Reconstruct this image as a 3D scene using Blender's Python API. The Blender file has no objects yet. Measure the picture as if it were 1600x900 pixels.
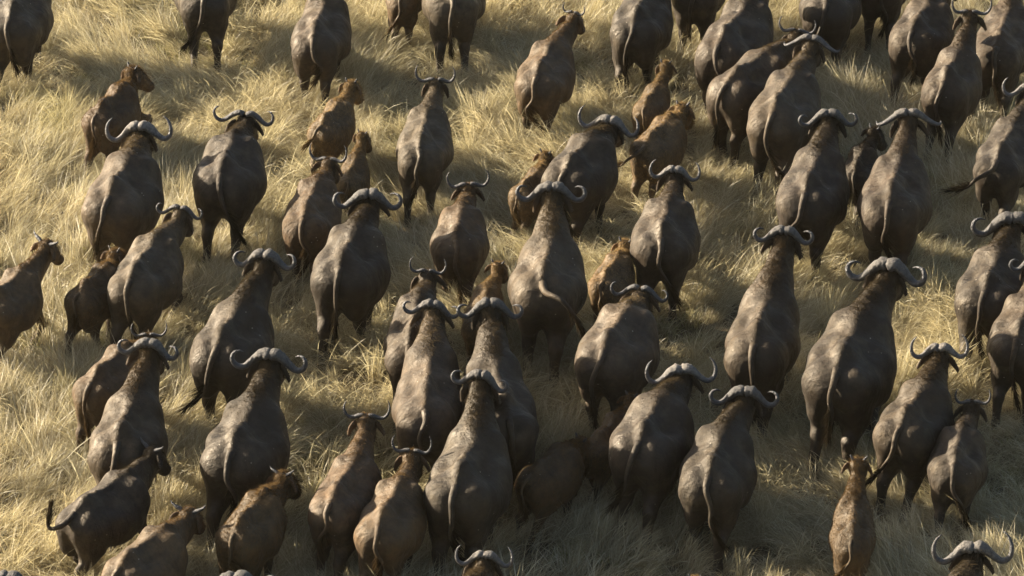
"""Cape buffalo herd crossing dry grassland, seen from above and behind."""
import bpy, math, random
import numpy as np
from mathutils import Vector, Matrix

rad = math.radians
scene = bpy.context.scene
COL = scene.collection

# ------------------------------------------------------------------ camera, sky, sun, exposure
cam_d = bpy.data.cameras.new('camera')
cam_d.lens = 150.0
cam_d.sensor_width = 36.0
cam_d.clip_start = 0.5
cam_d.clip_end = 3000.0
cam = bpy.data.objects.new('camera', cam_d)
cam.location = (0.0, 0.0, 22.2)
cam.rotation_euler = (rad(90.0 - 25.5), 0.0, 0.0)
COL.objects.link(cam)
scene.camera = cam

SUN_EL, SUN_AZ = 20.5, -66.0            # degrees; azimuth from +Y, minus is to the left
world = bpy.data.worlds.new('World')
scene.world = world
world.use_nodes = True
wn = world.node_tree
wn.nodes.clear()
w_out = wn.nodes.new('ShaderNodeOutputWorld')
w_bg = wn.nodes.new('ShaderNodeBackground')
w_sky = wn.nodes.new('ShaderNodeTexSky')
w_sky.sky_type = 'NISHITA'
w_sky.sun_disc = False
w_sky.sun_elevation = rad(SUN_EL)
w_sky.sun_rotation = rad(SUN_AZ)
w_sky.dust_density = 3.0
w_bg.inputs['Strength'].default_value = 0.055
wn.links.new(w_sky.outputs[0], w_bg.inputs[0])
wn.links.new(w_bg.outputs[0], w_out.inputs[0])

sun_d = bpy.data.lights.new('sun', 'SUN')
sun_d.energy = 5.0
sun_d.angle = rad(0.6)
sun_d.color = (1.0, 0.88, 0.71)
sun = bpy.data.objects.new('sun', sun_d)
_az, _el = rad(SUN_AZ), rad(SUN_EL)
to_sun = Vector((math.sin(_az) * math.cos(_el), math.cos(_az) * math.cos(_el), math.sin(_el)))
sun.rotation_euler = to_sun.to_track_quat('Z', 'Y').to_euler()
sun.location = to_sun * 60
COL.objects.link(sun)

scene.view_settings.view_transform = 'Standard'
scene.view_settings.look = 'None'
scene.view_settings.exposure = 2.0
scene.view_settings.gamma = 1.0
scene.view_settings.use_curve_mapping = False
scene.cycles.max_bounces = 8
scene.cycles.transparent_max_bounces = 8
scene.cycles.volume_bounces = 1

random.seed(11)
RNG = np.random.default_rng(11)

# ------------------------------------------------------------------ materials
class NT:
    def __init__(self, name):
        self.m = bpy.data.materials.new(name)
        self.m.use_nodes = True
        self.t = self.m.node_tree
        self.t.nodes.clear()
        self.out = self.t.nodes.new('ShaderNodeOutputMaterial')

    def n(self, kind, **kw):
        nd = self.t.nodes.new(kind)
        for k, v in kw.items():
            if k in nd.inputs:
                nd.inputs[k].default_value = v
            else:
                setattr(nd, k, v)
        return nd

    def l(self, a, b):
        self.t.links.new(a, b)

    def noise(self, vec, scale, detail=4.0, rough=0.55):
        nd = self.n('ShaderNodeTexNoise')
        nd.inputs['Scale'].default_value = scale
        nd.inputs['Detail'].default_value = detail
        nd.inputs['Roughness'].default_value = rough
        if vec is not None:
            self.l(vec, nd.inputs['Vector'])
        return nd.outputs['Fac']

    def ramp(self, fac, stops):
        nd = self.n('ShaderNodeValToRGB')
        cr = nd.color_ramp
        while len(cr.elements) < len(stops):
            cr.elements.new(0.5)
        for e, (p, c) in zip(cr.elements, stops):
            e.position = p
            e.color = (c, c, c, 1) if isinstance(c, (int, float)) else (*c, 1)
        self.l(fac, nd.inputs[0])
        return nd.outputs[0]

    def mix(self, fac, a, b, blend='MIX'):
        nd = self.n('ShaderNodeMix', data_type='RGBA', blend_type=blend)
        for sock, v in ((nd.inputs[0], fac), (nd.inputs[6], a), (nd.inputs[7], b)):
            if isinstance(v, (int, float)):
                sock.default_value = v
            elif isinstance(v, tuple):
                sock.default_value = (*v, 1)
            else:
                self.l(v, sock)
        return nd.outputs[2]

    def math(self, op, a, b=None, clamp=False):
        nd = self.n('ShaderNodeMath', operation=op, use_clamp=clamp)
        for sock, v in zip(nd.inputs, (a, b)):
            if v is None:
                continue
            if isinstance(v, (int, float)):
                sock.default_value = v
            else:
                self.l(v, sock)
        return nd.outputs[0]

    def bump(self, h, strength, dist):
        nd = self.n('ShaderNodeBump')
        nd.inputs['Strength'].default_value = strength
        nd.inputs['Distance'].default_value = dist
        self.l(h, nd.inputs['Height'])
        return nd.outputs[0]

    def principled(self, col, rough, normal=None, spec=0.5, sheen=0.0):
        p = self.n('ShaderNodeBsdfPrincipled')
        for k, v in (('Base Color', col), ('Roughness', rough)):
            if isinstance(v, (int, float)):
                p.inputs[k].default_value = v
            elif isinstance(v, tuple):
                p.inputs[k].default_value = (*v, 1)
            else:
                self.l(v, p.inputs[k])
        p.inputs['Specular IOR Level'].default_value = spec
        p.inputs['Sheen Weight'].default_value = sheen
        p.inputs['Sheen Roughness'].default_value = 0.45
        if normal is not None:
            self.l(normal, p.inputs['Normal'])
        self.l(p.outputs[0], self.out.inputs[0])
        return p


def mat_hide():
    """Short dusty coat; the coat colour of each animal comes from its object colour."""
    k = NT('buffalo_hide')
    tc = k.n('ShaderNodeTexCoord').outputs['Object']
    oi = k.n('ShaderNodeObjectInfo')
    off = k.n('ShaderNodeVectorMath', operation='ADD')
    k.l(tc, off.inputs[0])
    rnd = k.math('MULTIPLY', oi.outputs['Random'], 40.0)
    cx = k.n('ShaderNodeCombineXYZ')
    for i in range(3):
        k.l(rnd, cx.inputs[i])
    k.l(cx.outputs[0], off.inputs[1])
    v = off.outputs[0]
    big = k.ramp(k.noise(v, 2.2, 5, 0.6), [(0.35, 0.0), (0.68, 1.0)])
    mid = k.ramp(k.noise(v, 9.0, 6, 0.7), [(0.3, 0.42), (0.72, 1.55)])
    dark = k.mix(1.0, oi.outputs['Color'], (0.62, 0.60, 0.62), 'MULTIPLY')
    lite = k.mix(1.0, oi.outputs['Color'], (1.45, 1.30, 1.12), 'MULTIPLY')
    col = k.mix(big, dark, lite)
    col = k.mix(1.0, col, mid, 'MULTIPLY')
    # dry mud and dust in patches
    dust = k.ramp(k.noise(v, 4.3, 7, 0.68), [(0.50, 0.0), (0.70, 0.5)])
    col = k.mix(dust, col, (0.090, 0.066, 0.038))
    # sparse bits of chaff stuck to the coat
    vo = k.n('ShaderNodeTexVoronoi')
    vo.inputs['Scale'].default_value = 11.0
    k.l(v, vo.inputs['Vector'])
    chaff = k.ramp(vo.outputs['Distance'], [(0.06, 0.9), (0.10, 0.0)])
    gate = k.ramp(k.noise(v, 3.1, 2), [(0.56, 0.0), (0.60, 1.0)])
    col = k.mix(k.math('MULTIPLY', chaff, gate), col, (0.42, 0.38, 0.30))
    # lower legs and muzzle are naturally blackish
    sp = k.n('ShaderNodeSeparateXYZ')
    k.l(tc, sp.inputs[0])
    leg = k.ramp(sp.outputs['Z'], [(0.28, 0.0), (0.62, 1.0)])
    col = k.mix(leg, k.mix(1.0, col, (0.5, 0.46, 0.44), 'MULTIPLY'), col)
    mp = k.n('ShaderNodeMapping')
    mp.inputs['Scale'].default_value = (1.0, 0.25, 0.6)
    k.l(v, mp.inputs['Vector'])
    h1 = k.noise(mp.outputs[0], 90.0, 3, 0.7)
    h2 = k.noise(v, 14.0, 5, 0.6)
    h = k.math('ADD', k.math('MULTIPLY', h1, 0.4), h2)
    fold = k.n('ShaderNodeMapping')
    fold.inputs['Scale'].default_value = (1.0, 2.2, 0.7)
    k.l(v, fold.inputs['Vector'])
    h3 = k.noise(fold.outputs[0], 5.5, 3, 0.5)
    h = k.math('ADD', h, k.math('MULTIPLY', h3, 2.2))
    nrm = k.bump(h, 0.75, 0.016)
    rough = k.ramp(k.noise(v, 5.0, 4), [(0.32, 0.50), (0.68, 0.82)])
    p = k.principled(col, rough, nrm, spec=0.45, sheen=0.0)
    p.inputs['Specular Tint'].default_value = (1.0, 0.86, 0.66, 1)
    return k.m


def mat_hair():
    k = NT('coat_hair')
    oi = k.n('ShaderNodeObjectInfo')
    geo = k.n('ShaderNodeNewGeometry')
    f = k.ramp(geo.outputs['Random Per Island'], [(0.0, (0.55, 0.53, 0.5)), (0.7, (1.2, 1.12, 0.95)), (1.0, (1.9, 1.75, 1.45))])
    col = k.mix(1.0, oi.outputs['Color'], f, 'MULTIPLY')
    d = k.n('ShaderNodeBsdfDiffuse')
    t = k.n('ShaderNodeBsdfTranslucent')
    k.l(col, d.inputs[0])
    k.l(col, t.inputs[0])
    mx = k.n('ShaderNodeMixShader')
    mx.inputs[0].default_value = 0.4
    k.l(d.outputs[0], mx.inputs[1])
    k.l(t.outputs[0], mx.inputs[2])
    k.l(mx.outputs[0], k.out.inputs[0])
    return k.m


def mat_horn():
    """Weathered grey boss running into dark smooth horn; attribute 'along' runs 0 to 1 to the tip."""
    k = NT('horn_keratin')
    at = k.n('ShaderNodeAttribute', attribute_name='along').outputs['Fac']
    tc = k.n('ShaderNodeTexCoord').outputs['Object']
    oi = k.n('ShaderNodeObjectInfo')
    col = k.ramp(at, [(0.0, (0.112, 0.097, 0.078)), (0.30, (0.068, 0.060, 0.050)),
                      (0.55, (0.055, 0.051, 0.048)), (1.0, (0.042, 0.040, 0.039))])
    n1 = k.ramp(k.noise(tc, 26.0, 8, 0.75), [(0.35, 0.28), (0.68, 1.7)])
    col = k.mix(1.0, col, n1, 'MULTIPLY')
    col = k.mix(1.0, col, oi.outputs['Color'], 'MULTIPLY')
    n2 = k.noise(tc, 55.0, 6, 0.7)
    nrm = k.bump(k.math('ADD', k.noise(tc, 30.0, 6), k.math('MULTIPLY', n2, 0.5)), 1.0, 0.02)
    rough = k.ramp(at, [(0.2, 0.72), (0.7, 0.38)])
    k.principled(col, rough, nrm, spec=0.5)
    return k.m


def mat_plain(name, col, rough, spec=0.5):
    k = NT(name)
    tc = k.n('ShaderNodeTexCoord').outputs['Object']
    n1 = k.ramp(k.noise(tc, 30.0, 4), [(0.3, 0.6), (0.7, 1.3)])
    k.principled(k.mix(1.0, col, n1, 'MULTIPLY'), rough, None, spec)
    return k.m


def mat_grass():
    k = NT('dry_grass_blade')
    up = k.n('ShaderNodeAttribute', attribute_name='up').outputs['Fac']
    tone = k.n('ShaderNodeAttribute', attribute_name='tone').outputs['Fac']
    green = k.n('ShaderNodeAttribute', attribute_name='green').outputs['Fac']
    geo = k.n('ShaderNodeNewGeometry')
    pos = geo.outputs['Position']
    oi = k.n('ShaderNodeObjectInfo')
    straw = k.ramp(tone, [(0.0, (0.25, 0.205, 0.122)), (0.35, (0.42, 0.362, 0.228)),
                          (0.7, (0.55, 0.482, 0.315)), (1.0, (0.74, 0.68, 0.50))])
    patch = k.ramp(k.noise(pos, 0.55, 4, 0.6), [(0.38, 0.0), (0.66, 1.0)])
    greyed = k.mix(1.0, straw, (0.80, 0.82, 0.84), 'MULTIPLY')
    col = k.mix(patch, straw, greyed)
    gpatch = k.ramp(k.noise(pos, 0.9, 3, 0.5), [(0.58, 0.0), (0.75, 0.30)])
    gcol = k.mix(oi.outputs['Random'], (0.15, 0.165, 0.035), (0.27, 0.25, 0.06))
    col = k.mix(gpatch, col, gcol)
    col = k.mix(green, col, gcol)
    # dead bases are browner than the bleached tops
    base = k.ramp(up, [(0.0, (0.62, 0.56, 0.46)), (0.5, (1.0, 1.0, 1.0))])
    col = k.mix(1.0, col, base, 'MULTIPLY')
    d = k.n('ShaderNodeBsdfPrincipled')
    k.l(col, d.inputs['Base Color'])
    d.inputs['Roughness'].default_value = 0.5
    d.inputs['Specular IOR Level'].default_value = 0.35
    t = k.n('ShaderNodeBsdfTranslucent')
    k.l(k.mix(1.0, col, (1.06, 1.02, 0.84), 'MULTIPLY'), t.inputs[0])
    mx = k.n('ShaderNodeMixShader')
    mx.inputs[0].default_value = 0.40
    k.l(d.outputs[0], mx.inputs[1])
    k.l(t.outputs[0], mx.inputs[2])
    k.l(mx.outputs[0], k.out.inputs[0])
    return k.m


def mat_ground():
    k = NT('thatch_ground')
    pos = k.n('ShaderNodeNewGeometry').outputs['Position']
    a = k.noise(pos, 2.0, 8, 0.7)
    b = k.noise(pos, 40.0, 6, 0.75)
    col = k.ramp(a, [(0.3, (0.075, 0.055, 0.030)), (0.7, (0.17, 0.13, 0.070))])
    col = k.mix(1.0, col, k.ramp(b, [(0.3, 0.45), (0.7, 1.5)]), 'MULTIPLY')
    k.principled(col, 0.95, k.bump(b, 0.8, 0.03), 0.2)
    return k.m


M_HIDE, M_HAIR, M_HORN = mat_hide(), mat_hair(), mat_horn()
M_HOOF = mat_plain('hoof_keratin', (0.03, 0.026, 0.022), 0.6)
M_EYE = mat_plain('eye_dark', (0.008, 0.006, 0.005), 0.12)
M_GRASS, M_GROUND = mat_grass(), mat_ground()


# the herd, one row an animal: label, build, horn shape, x, y, heading, size, trunk length, boss, head turn, horn span, tail, coat, more
HERD = [
    ('dark buffalo cut off by the top left corner of the picture', 'cow', 'curl', -6.64, 52.38, 5, 0.898, 1.08, (0.1, 0.64, 1.68), 3, 0.87, 'h', 'd', {'girth': 1.0, 'gait': 1}),
    ('brown calf running with foreleg flung out, ahead of a bull at upper left', 'calf', 'stub', -5.26, 49.8, 25, 0.748, 0.74, (-0.2, 0.64, 1.51), 20, 0.0, 'h', 'b', {'girth': 1.0, 'gait': 7}),
    ('dark rump and hind legs cut by the top edge, second animal from the left', 'cow', 'curl', -4.14, 53.45, -2, 0.884, 1.1, (0.03, 0.61, 1.73), 2, 0.9, 'l', 'd', {'girth': 1.0}),
    ('slim dark buffalo near the top edge, long hanging tail, head out of frame', 'cow', 'cow', -2.61, 51.99, 7, 0.835, 1.09, (-0.05, 0.66, 1.62), -2, 0.72, 'h', 'm', {'girth': 1.0}),
    ('light brown youngster at the top edge of which only hind legs and tail show', 'young', 'stub', -1.5, 54.0, 5, 0.68, 1.1, (0.05, 0.63, 1.68), 0, 0.0, 'l', 'b', {'girth': 0.86}),
    ('broad dusty grey rump at the top edge beside the light brown hind legs', 'cow', 'curl', -0.8, 53.14, 1, 0.919, 1.1, (0.01, 0.63, 1.65), -1, 0.86, 'h', 'g', {'girth': 1.0}),
    ('shaggy tan calf with short raised tail, larger of two calves at upper centre left', 'calf', 'stub', -2.41, 49.59, 22, 0.655, 0.74, (-0.07, 0.65, 1.6), 3, 0.0, 's', 't', {'girth': 1.0}),
    ("small tan calf half hidden behind a brown cow's right horn", 'calf', 'stub', -2.02, 48.25, 8, 0.529, 0.81, (0.04, 0.63, 1.77), 20, 0.0, 'h', 't', {'girth': 1.0}),
    ('brown cow with short upturned horns, walking beside a tan calf at centre left', 'cow', 'lyre', -2.5, 46.48, 9, 0.78, 0.93, (0.04, 0.67, 1.51), 11, 0.64, 'h', 'n', {'girth': 0.93}),
    ('long lean grey brown cow with small upturned horns, pale stripe down her spine', 'cow', 'lyre', -1.15, 48.56, 5, 0.78, 1.1, (0.06, 0.65, 1.67), -1, 0.69, 'h', 'g', {'girth': 0.96}),
    ('dark grey buffalo trotting with its right hind foot lifted, upper left', 'cow', 'cow', -3.53, 47.28, 8, 0.946, 0.74, (0.01, 0.66, 1.44), 4, 0.8, 'r', 'd', {'girth': 1.0, 'gait': 3}),
    ('dusty grey bull with heavy boss and tall hooked horns following the running calf', 'bull', 'up', -4.82, 46.55, 13, 0.97, 0.78, (-0.12, 0.66, 1.52), -5, 0.89, 'h', 'g', {'girth': 0.97}),
    ('dusty tan grey cow with small curled horns right beside a brown calf', 'cow', 'cow', -4.42, 44.63, 15, 0.84, 0.93, (0.11, 0.66, 1.58), 5, 0.7, 'h', 'g', {'girth': 1.0}),
    ('brown calf trotting at the left flank of a dusty tan cow', 'calf', 'stub', -5.02, 44.65, 28, 0.66, 0.74, (-0.25, 0.6, 1.45), 12, 0.0, 'h', 'b', {'girth': 1.09}),
    ('brown youngster with straight spike horns looking right at the left edge', 'young', 'spike', -5.97, 44.23, 25, 0.727, 0.74, (0.05, 0.66, 1.71), 13, 0.56, 'h', 'n', {'girth': 1.0}),
    ("brown cow mostly hidden behind a bull's curled horns at lower left", 'cow', 'lyre', -4.65, 42.12, 27, 0.78, 0.74, (-0.02, 0.65, 1.35), -22, 0.5, 'h', 'n', {'girth': 0.84}),
    ('shaggy necked dark brown bull standing over a short horned youngster at lower left', 'bull', 'curl', -4.2, 40.28, 8, 0.92, 0.74, (0.05, 0.64, 1.79), 4, 0.77, 'h', 'm', {'girth': 0.9}),
    ('hefty dark youngster with its tail curled up, head turned right, lower left', 'young', 'spike', -4.55, 39.11, 37, 0.75, 0.89, (-0.13, 0.65, 1.55), 5, 0.47, 'u', 'd', {'girth': 1.08, 'gait': 0}),
    ('brown short horned youngster leaning right along the bottom edge at lower left', 'young', 'spike', -3.98, 37.95, 35, 0.773, 0.74, (-0.12, 0.64, 1.43), -10, 0.53, 'h', 'n', {'girth': 1.0}),
    ('dark bull with pale shaggy mane hair and tail swung to its left', 'bull', 'curl', -3.28, 42.65, 16, 0.925, 0.74, (0.07, 0.63, 1.79), -1, 0.83, 'l', 'd', {'girth': 1.0}),
    ('big dark bull with wide pale boss directly in front of a small horned calf', 'bull', 'curl', -2.97, 40.08, 14, 0.938, 0.74, (-0.02, 0.65, 1.71), -4, 0.9, 'h', 'd', {'girth': 1.0}),
    ('brown calf with tiny horns and tail curled right, behind a big dark bull', 'calf', 'spike', -2.86, 38.73, 23, 0.74, 0.74, (-0.03, 0.66, 1.43), 2, 0.4, 'r', 'b', {'girth': 1.1}),
    ('brown heifer with slim upturned horns, left one of a pair at bottom centre', 'young', 'lyre', -1.89, 39.23, 17, 0.8, 0.85, (-0.09, 0.65, 1.72), -12, 0.62, 'h', 'n', {'girth': 0.97}),
    ('brown heifer with slim upturned horns, right one of a pair at bottom centre', 'young', 'lyre', -1.38, 38.79, 16, 0.787, 0.79, (-0.05, 0.67, 1.55), -6, 0.57, 'h', 'n', {'girth': 1.0}),
    ('bull with long shaggy neck crest pushing between two bulls at centre bottom', 'bull', 'curl', -0.58, 39.29, 13, 0.96, 0.83, (-0.12, 0.62, 1.79), 2, 0.68, 'h', 'd', {'girth': 0.95}),
    ('narrow grey brown bull, left one of two bulls shoulder to shoulder at centre', 'bull', 'curl', -0.94, 41.11, 2, 0.93, 1.1, (-0.01, 0.64, 1.67), 6, 0.67, 'h', 'g', {'girth': 0.84}),
    ('dark cow with plain upturned horns half hidden behind a narrow bull at centre', 'cow', 'lyre', -1.15, 42.79, 5, 0.84, 1.03, (0.04, 0.65, 1.49), -2, 0.53, 'h', 'm', {'girth': 0.84}),
    ('shaggy dark bull, right one of two bulls shoulder to shoulder at centre', 'bull', 'curl', -0.04, 40.87, -8, 0.94, 1.1, (0.07, 0.63, 1.78), 11, 0.79, 'h', 'd', {'girth': 0.86}),
    ('tan calf squeezed between a brown cow and a broad bull at centre', 'calf', 'stub', -0.4, 44.13, 9, 0.58, 1.1, (0.09, 0.65, 1.64), 11, 0.0, 'h', 't', {'girth': 1.1}),
    ('round bodied bull with evenly curled horns and lit left shoulder, centre left', 'bull', 'curl', -1.99, 44.67, 12, 0.93, 0.74, (-0.01, 0.65, 1.58), -12, 0.9, 'h', 'd', {'girth': 1.0, 'gait': 1}),
    ('brown cow with long lyre shaped upright horns at centre', 'cow', 'lyre', -0.66, 45.75, 5, 0.78, 0.74, (0.03, 0.66, 1.53), -5, 0.67, 'h', 'n', {'girth': 0.92}),
    ('broad grey bull at centre with its tail swung out to the right', 'bull', 'curl', 0.35, 44.08, 7, 0.97, 0.79, (-0.07, 0.61, 1.79), -2, 0.85, 'R', 'g', {'girth': 0.95}),
    ('dark grey bull with tall open horns, head turned right, beside a small tan calf', 'bull', 'up', 0.66, 47.63, 25, 0.872, 0.74, (-0.02, 0.65, 1.42), -5, 0.88, 'h', 'd', {'girth': 1.0}),
    ('small tan calf half hidden by the left flank of a tall horned bull', 'calf', 'stub', 0.11, 47.89, 28, 0.58, 0.74, (-0.22, 0.62, 1.53), -3, 0.0, 'h', 't', {'girth': 1.0}),
    ('lanky brown cow with short horns walking alone near the top centre', 'cow', 'lyre', 0.31, 50.83, 14, 0.8, 0.92, (0.2, 0.6, 1.74), 11, 0.42, 'h', 'n', {'girth': 1.0, 'gait': 2}),
    ('dark rump at the top edge with hind legs above a small tan calf', 'cow', 'curl', 1.61, 52.4, 12, 0.87, 0.99, (-0.05, 0.63, 1.64), -7, 0.9, 'h', 'd', {'girth': 1.0}),
    ('black hind legs at the top edge between two broad rumps', 'cow', 'curl', 2.47, 53.75, 6, 0.839, 1.1, (-0.0, 0.62, 1.73), -1, 0.95, 'h', 'd', {'girth': 1.0}),
    ('wide lit brown rump at the top edge right of centre', 'cow', 'curl', 2.69, 51.45, 21, 0.95, 1.08, (0.0, 0.64, 1.63), -11, 0.81, 'h', 'm', {'girth': 1.0}),
    ("tan calf trailing another calf's shoulder below a dark rump, farther of the two", 'calf', 'stub', 1.7, 50.43, 20, 0.572, 0.77, (-0.03, 0.64, 1.74), -10, 0.0, 'h', 't', {'girth': 1.0}),
    ('fluffy tan calf with its tail swung left, just right of a tall horned bull', 'calf', 'stub', 1.68, 48.92, 28, 0.72, 0.74, (-0.08, 0.66, 1.43), -8, 0.0, 'L', 't', {'girth': 1.1}),
    ('dark brown cow heading right, partly behind a droop horned buffalo at upper right', 'cow', 'lyre', 2.75, 50.15, 39, 0.932, 0.74, (-0.0, 0.67, 1.56), -24, 0.52, 'h', 'm', {'girth': 1.0}),
    ('lit grey buffalo with flat boss and right horn hooked out at upper right', 'cow', 'droop', 3.26, 49.08, 18, 0.939, 0.94, (0.04, 0.66, 1.64), 2, 0.75, 'h', 'g', {'girth': 1.0}),
    ('nearly black rump in shade at the top edge above a droop horned buffalo', 'cow', 'curl', 4.21, 53.21, 10, 0.881, 0.98, (-0.02, 0.65, 1.68), -5, 0.89, 'l', 'd', {'girth': 1.0}),
    ('black buffalo at the top edge of which only shaded legs show', 'cow', 'curl', 5.01, 54.04, 7, 0.794, 1.1, (0.02, 0.61, 1.74), -2, 1.01, 'h', 'd', {'girth': 1.0}),
    ('buffalo with golden lit hips at the top edge, left of an upturned horned cow', 'cow', 'cow', 5.27, 52.13, 22, 0.886, 0.74, (-0.01, 0.67, 1.52), -7, 0.68, 'h', 'm', {'girth': 1.0}),
    ('slim dark cow with upturned horns between two rumps at top right', 'cow', 'lyre', 5.52, 50.35, 20, 0.88, 0.74, (-0.03, 0.61, 1.81), -15, 0.61, 'h', 'm', {'girth': 0.85}),
    ('big dark rump in the top right corner of the picture', 'cow', 'curl', 6.32, 51.56, 14, 0.857, 1.1, (-0.01, 0.62, 1.75), -9, 0.9, 'h', 'm', {'girth': 1.0}),
    ('dark buffalo at the right edge flicking its tail to the left', 'cow', 'up', 5.97, 48.1, 19, 0.807, 1.1, (0.07, 0.63, 1.71), -9, 0.85, 'L', 'd', {'girth': 1.0}),
    ('bull with smooth pale grey boss, left of a droop horned cow at right', 'bull', 'curl', 3.52, 46.75, 14, 0.94, 0.86, (-0.01, 0.64, 1.68), -9, 0.77, 'h', 'd', {'girth': 0.94}),
    ('nearly black calf wedged between two adults at upper right', 'calf', 'stub', 4.24, 48.21, 15, 0.617, 0.74, (0.08, 0.65, 1.6), 25, 0.0, 'h', 'k', {'girth': 1.0}),
    ('brown cow with wide horns drooping straight out sideways', 'cow', 'droop', 4.51, 46.45, 12, 0.96, 0.86, (0.0, 0.63, 1.74), -7, 0.83, 'h', 'm', {'girth': 0.97}),
    ('long narrow bull with a rusty patch on the withers, right of centre', 'bull', 'curl', 2.69, 42.55, 12, 0.97, 1.0, (0.04, 0.68, 1.84), -2, 0.73, 'h', 'm', {'girth': 0.84}),
    ('largest bull, thick ridged horns curled into rings, right of centre', 'bull', 'curl', 3.56, 41.78, 18, 1.034, 0.87, (0.13, 0.63, 1.74), 4, 0.95, 'h', 'd', {'girth': 1.0}),
    ('dark bull at the right edge with its left horn tip raised', 'bull', 'curl', 5.43, 44.17, 17, 0.896, 0.8, (0.01, 0.65, 1.59), -12, 1.09, 'h', 'd', {'girth': 1.0, 'gait': 1}),
    ('dark buffalo cut by the right edge, hind leg stretched back', 'cow', 'curl', 5.67, 42.98, 16, 0.854, 0.84, (-0.04, 0.65, 1.68), -11, 0.77, 'h', 'm', {'girth': 1.0, 'gait': 5}),
    ('buffalo with split pale boss and tail swung left at lower right', 'bull', 'up', 4.19, 40.81, 25, 0.86, 0.74, (-0.08, 0.65, 1.62), -15, 0.77, 'l', 'm', {'girth': 0.95}),
    ('dark heifer with small upturned horns in the lower right corner area', 'young', 'lyre', 4.71, 40.21, 12, 0.73, 0.74, (0.07, 0.66, 1.54), 0, 0.57, 'h', 'd', {'girth': 1.0, 'gait': 1}),
    ('lone brown calf with tiny horns walking at bottom right', 'calf', 'stub', 3.53, 38.8, 5, 0.66, 0.87, (0.05, 0.62, 1.79), 5, 0.0, 'l', 'b', {'girth': 0.91}),
    ('bull at the bottom right edge showing only head and wide open horns', 'bull', 'up', 4.26, 36.35, 15, 0.86, 0.78, (0.03, 0.66, 1.56), -5, 0.99, 'h', 'd', {'girth': 0.97}),
    ('buffalo head with upturned horns rising over the bottom edge at centre', 'bull', 'up', -0.61, 36.23, 13, 0.86, 0.81, (0.01, 0.67, 1.49), -1, 0.69, 'h', 'm', {'girth': 0.93}),
    ('pale rough boss just peeping over the bottom edge left of centre', 'bull', 'curl', -2.84, 35.92, 5, 0.86, 0.74, (-0.06, 0.67, 1.48), -2, 1.04, 'h', 'd', {'girth': 0.94}),
    ('sliver of pale boss at the bottom left corner', 'bull', 'curl', -4.99, 35.89, 0, 0.86, 0.74, (-0.05, 0.65, 1.46), 3, 0.89, 'h', 'd', {'girth': 0.94}),
    ("top of a tan calf's head at the bottom edge right of centre", 'calf', 'stub', 1.68, 37.18, 12, 0.515, 0.77, (0.02, 0.65, 1.65), -2, 0.0, 'h', 't', {'girth': 1.0}),
    ('wide grey brown cow with slender curled horns right of centre', 'cow', 'cow', 1.02, 42.5, 20, 0.947, 0.74, (-0.07, 0.64, 1.36), -5, 0.71, 'h', 'g', {'girth': 1.0}),
    ('brown black cow with round horns and tail swept right beside a tan calf', 'cow', 'up', 1.75, 45.61, 9, 0.882, 0.74, (-0.01, 0.65, 1.58), 1, 0.72, 'r', 'm', {'girth': 1.0}),
    ('tan calf with lit back at the left flank of a round horned cow', 'calf', 'stub', 1.07, 45.17, 21, 0.6, 0.74, (-0.11, 0.64, 1.44), -1, 0.0, 'h', 't', {'girth': 1.1}),
    ('bull with tall round upswept horns and a brown calf at his left side', 'bull', 'up', 1.36, 40.34, 18, 0.921, 0.74, (0.05, 0.66, 1.46), -18, 0.83, 'l', 'd', {'girth': 1.0}),
    ('bull with circle shaped horns at lower right of centre, long tail hanging', 'bull', 'curl', 2.07, 39.67, 13, 0.86, 0.86, (0.13, 0.65, 1.61), -3, 0.88, 'r', 'd', {'girth': 0.98}),
    ('brown calf tucked against the left side of a tall horned bull', 'calf', 'stub', 0.9, 41.09, 26, 0.577, 0.91, (-0.06, 0.65, 1.53), 4, 0.0, 'h', 'b', {'girth': 1.0}),
    ('dusky brown calf heading right at bottom centre, head lowered', 'calf', 'stub', 0.21, 40.28, 40, 0.66, 0.74, (-0.2, 0.58, 1.28), 10, 0.0, 'h', 'b', {'girth': 1.1}),
]


def make_mesh(name, verts, faces, mat, smooth=True):
    me = bpy.data.meshes.new(name)
    verts = np.asarray(verts, dtype=np.float32)
    faces = np.asarray(faces, dtype=np.int32)
    nf, k = faces.shape
    me.vertices.add(len(verts))
    me.vertices.foreach_set('co', verts.ravel())
    me.loops.add(nf * k)
    me.loops.foreach_set('vertex_index', faces.ravel())
    me.polygons.add(nf)
    me.polygons.foreach_set('loop_start', np.arange(0, nf * k, k, dtype=np.int32))
    me.polygons.foreach_set('loop_total', np.full(nf, k, dtype=np.int32))
    me.polygons.foreach_set('use_smooth', np.full(nf, smooth, dtype=bool))
    me.update(calc_edges=True)
    me.materials.append(mat)
    return me


def link(name, mesh, parent=None):
    o = bpy.data.objects.new(name, mesh)
    COL.objects.link(o)
    if parent is not None:
        o.parent = parent
    return o


# ------------------------------------------------------------------ ground
def height(x, y):
    return 0.035 * (np.sin(x * 0.9 + 1.3) * np.cos(y * 0.7 + 0.4) + 0.6 * np.sin(x * 2.1 + y * 1.7))


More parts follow.
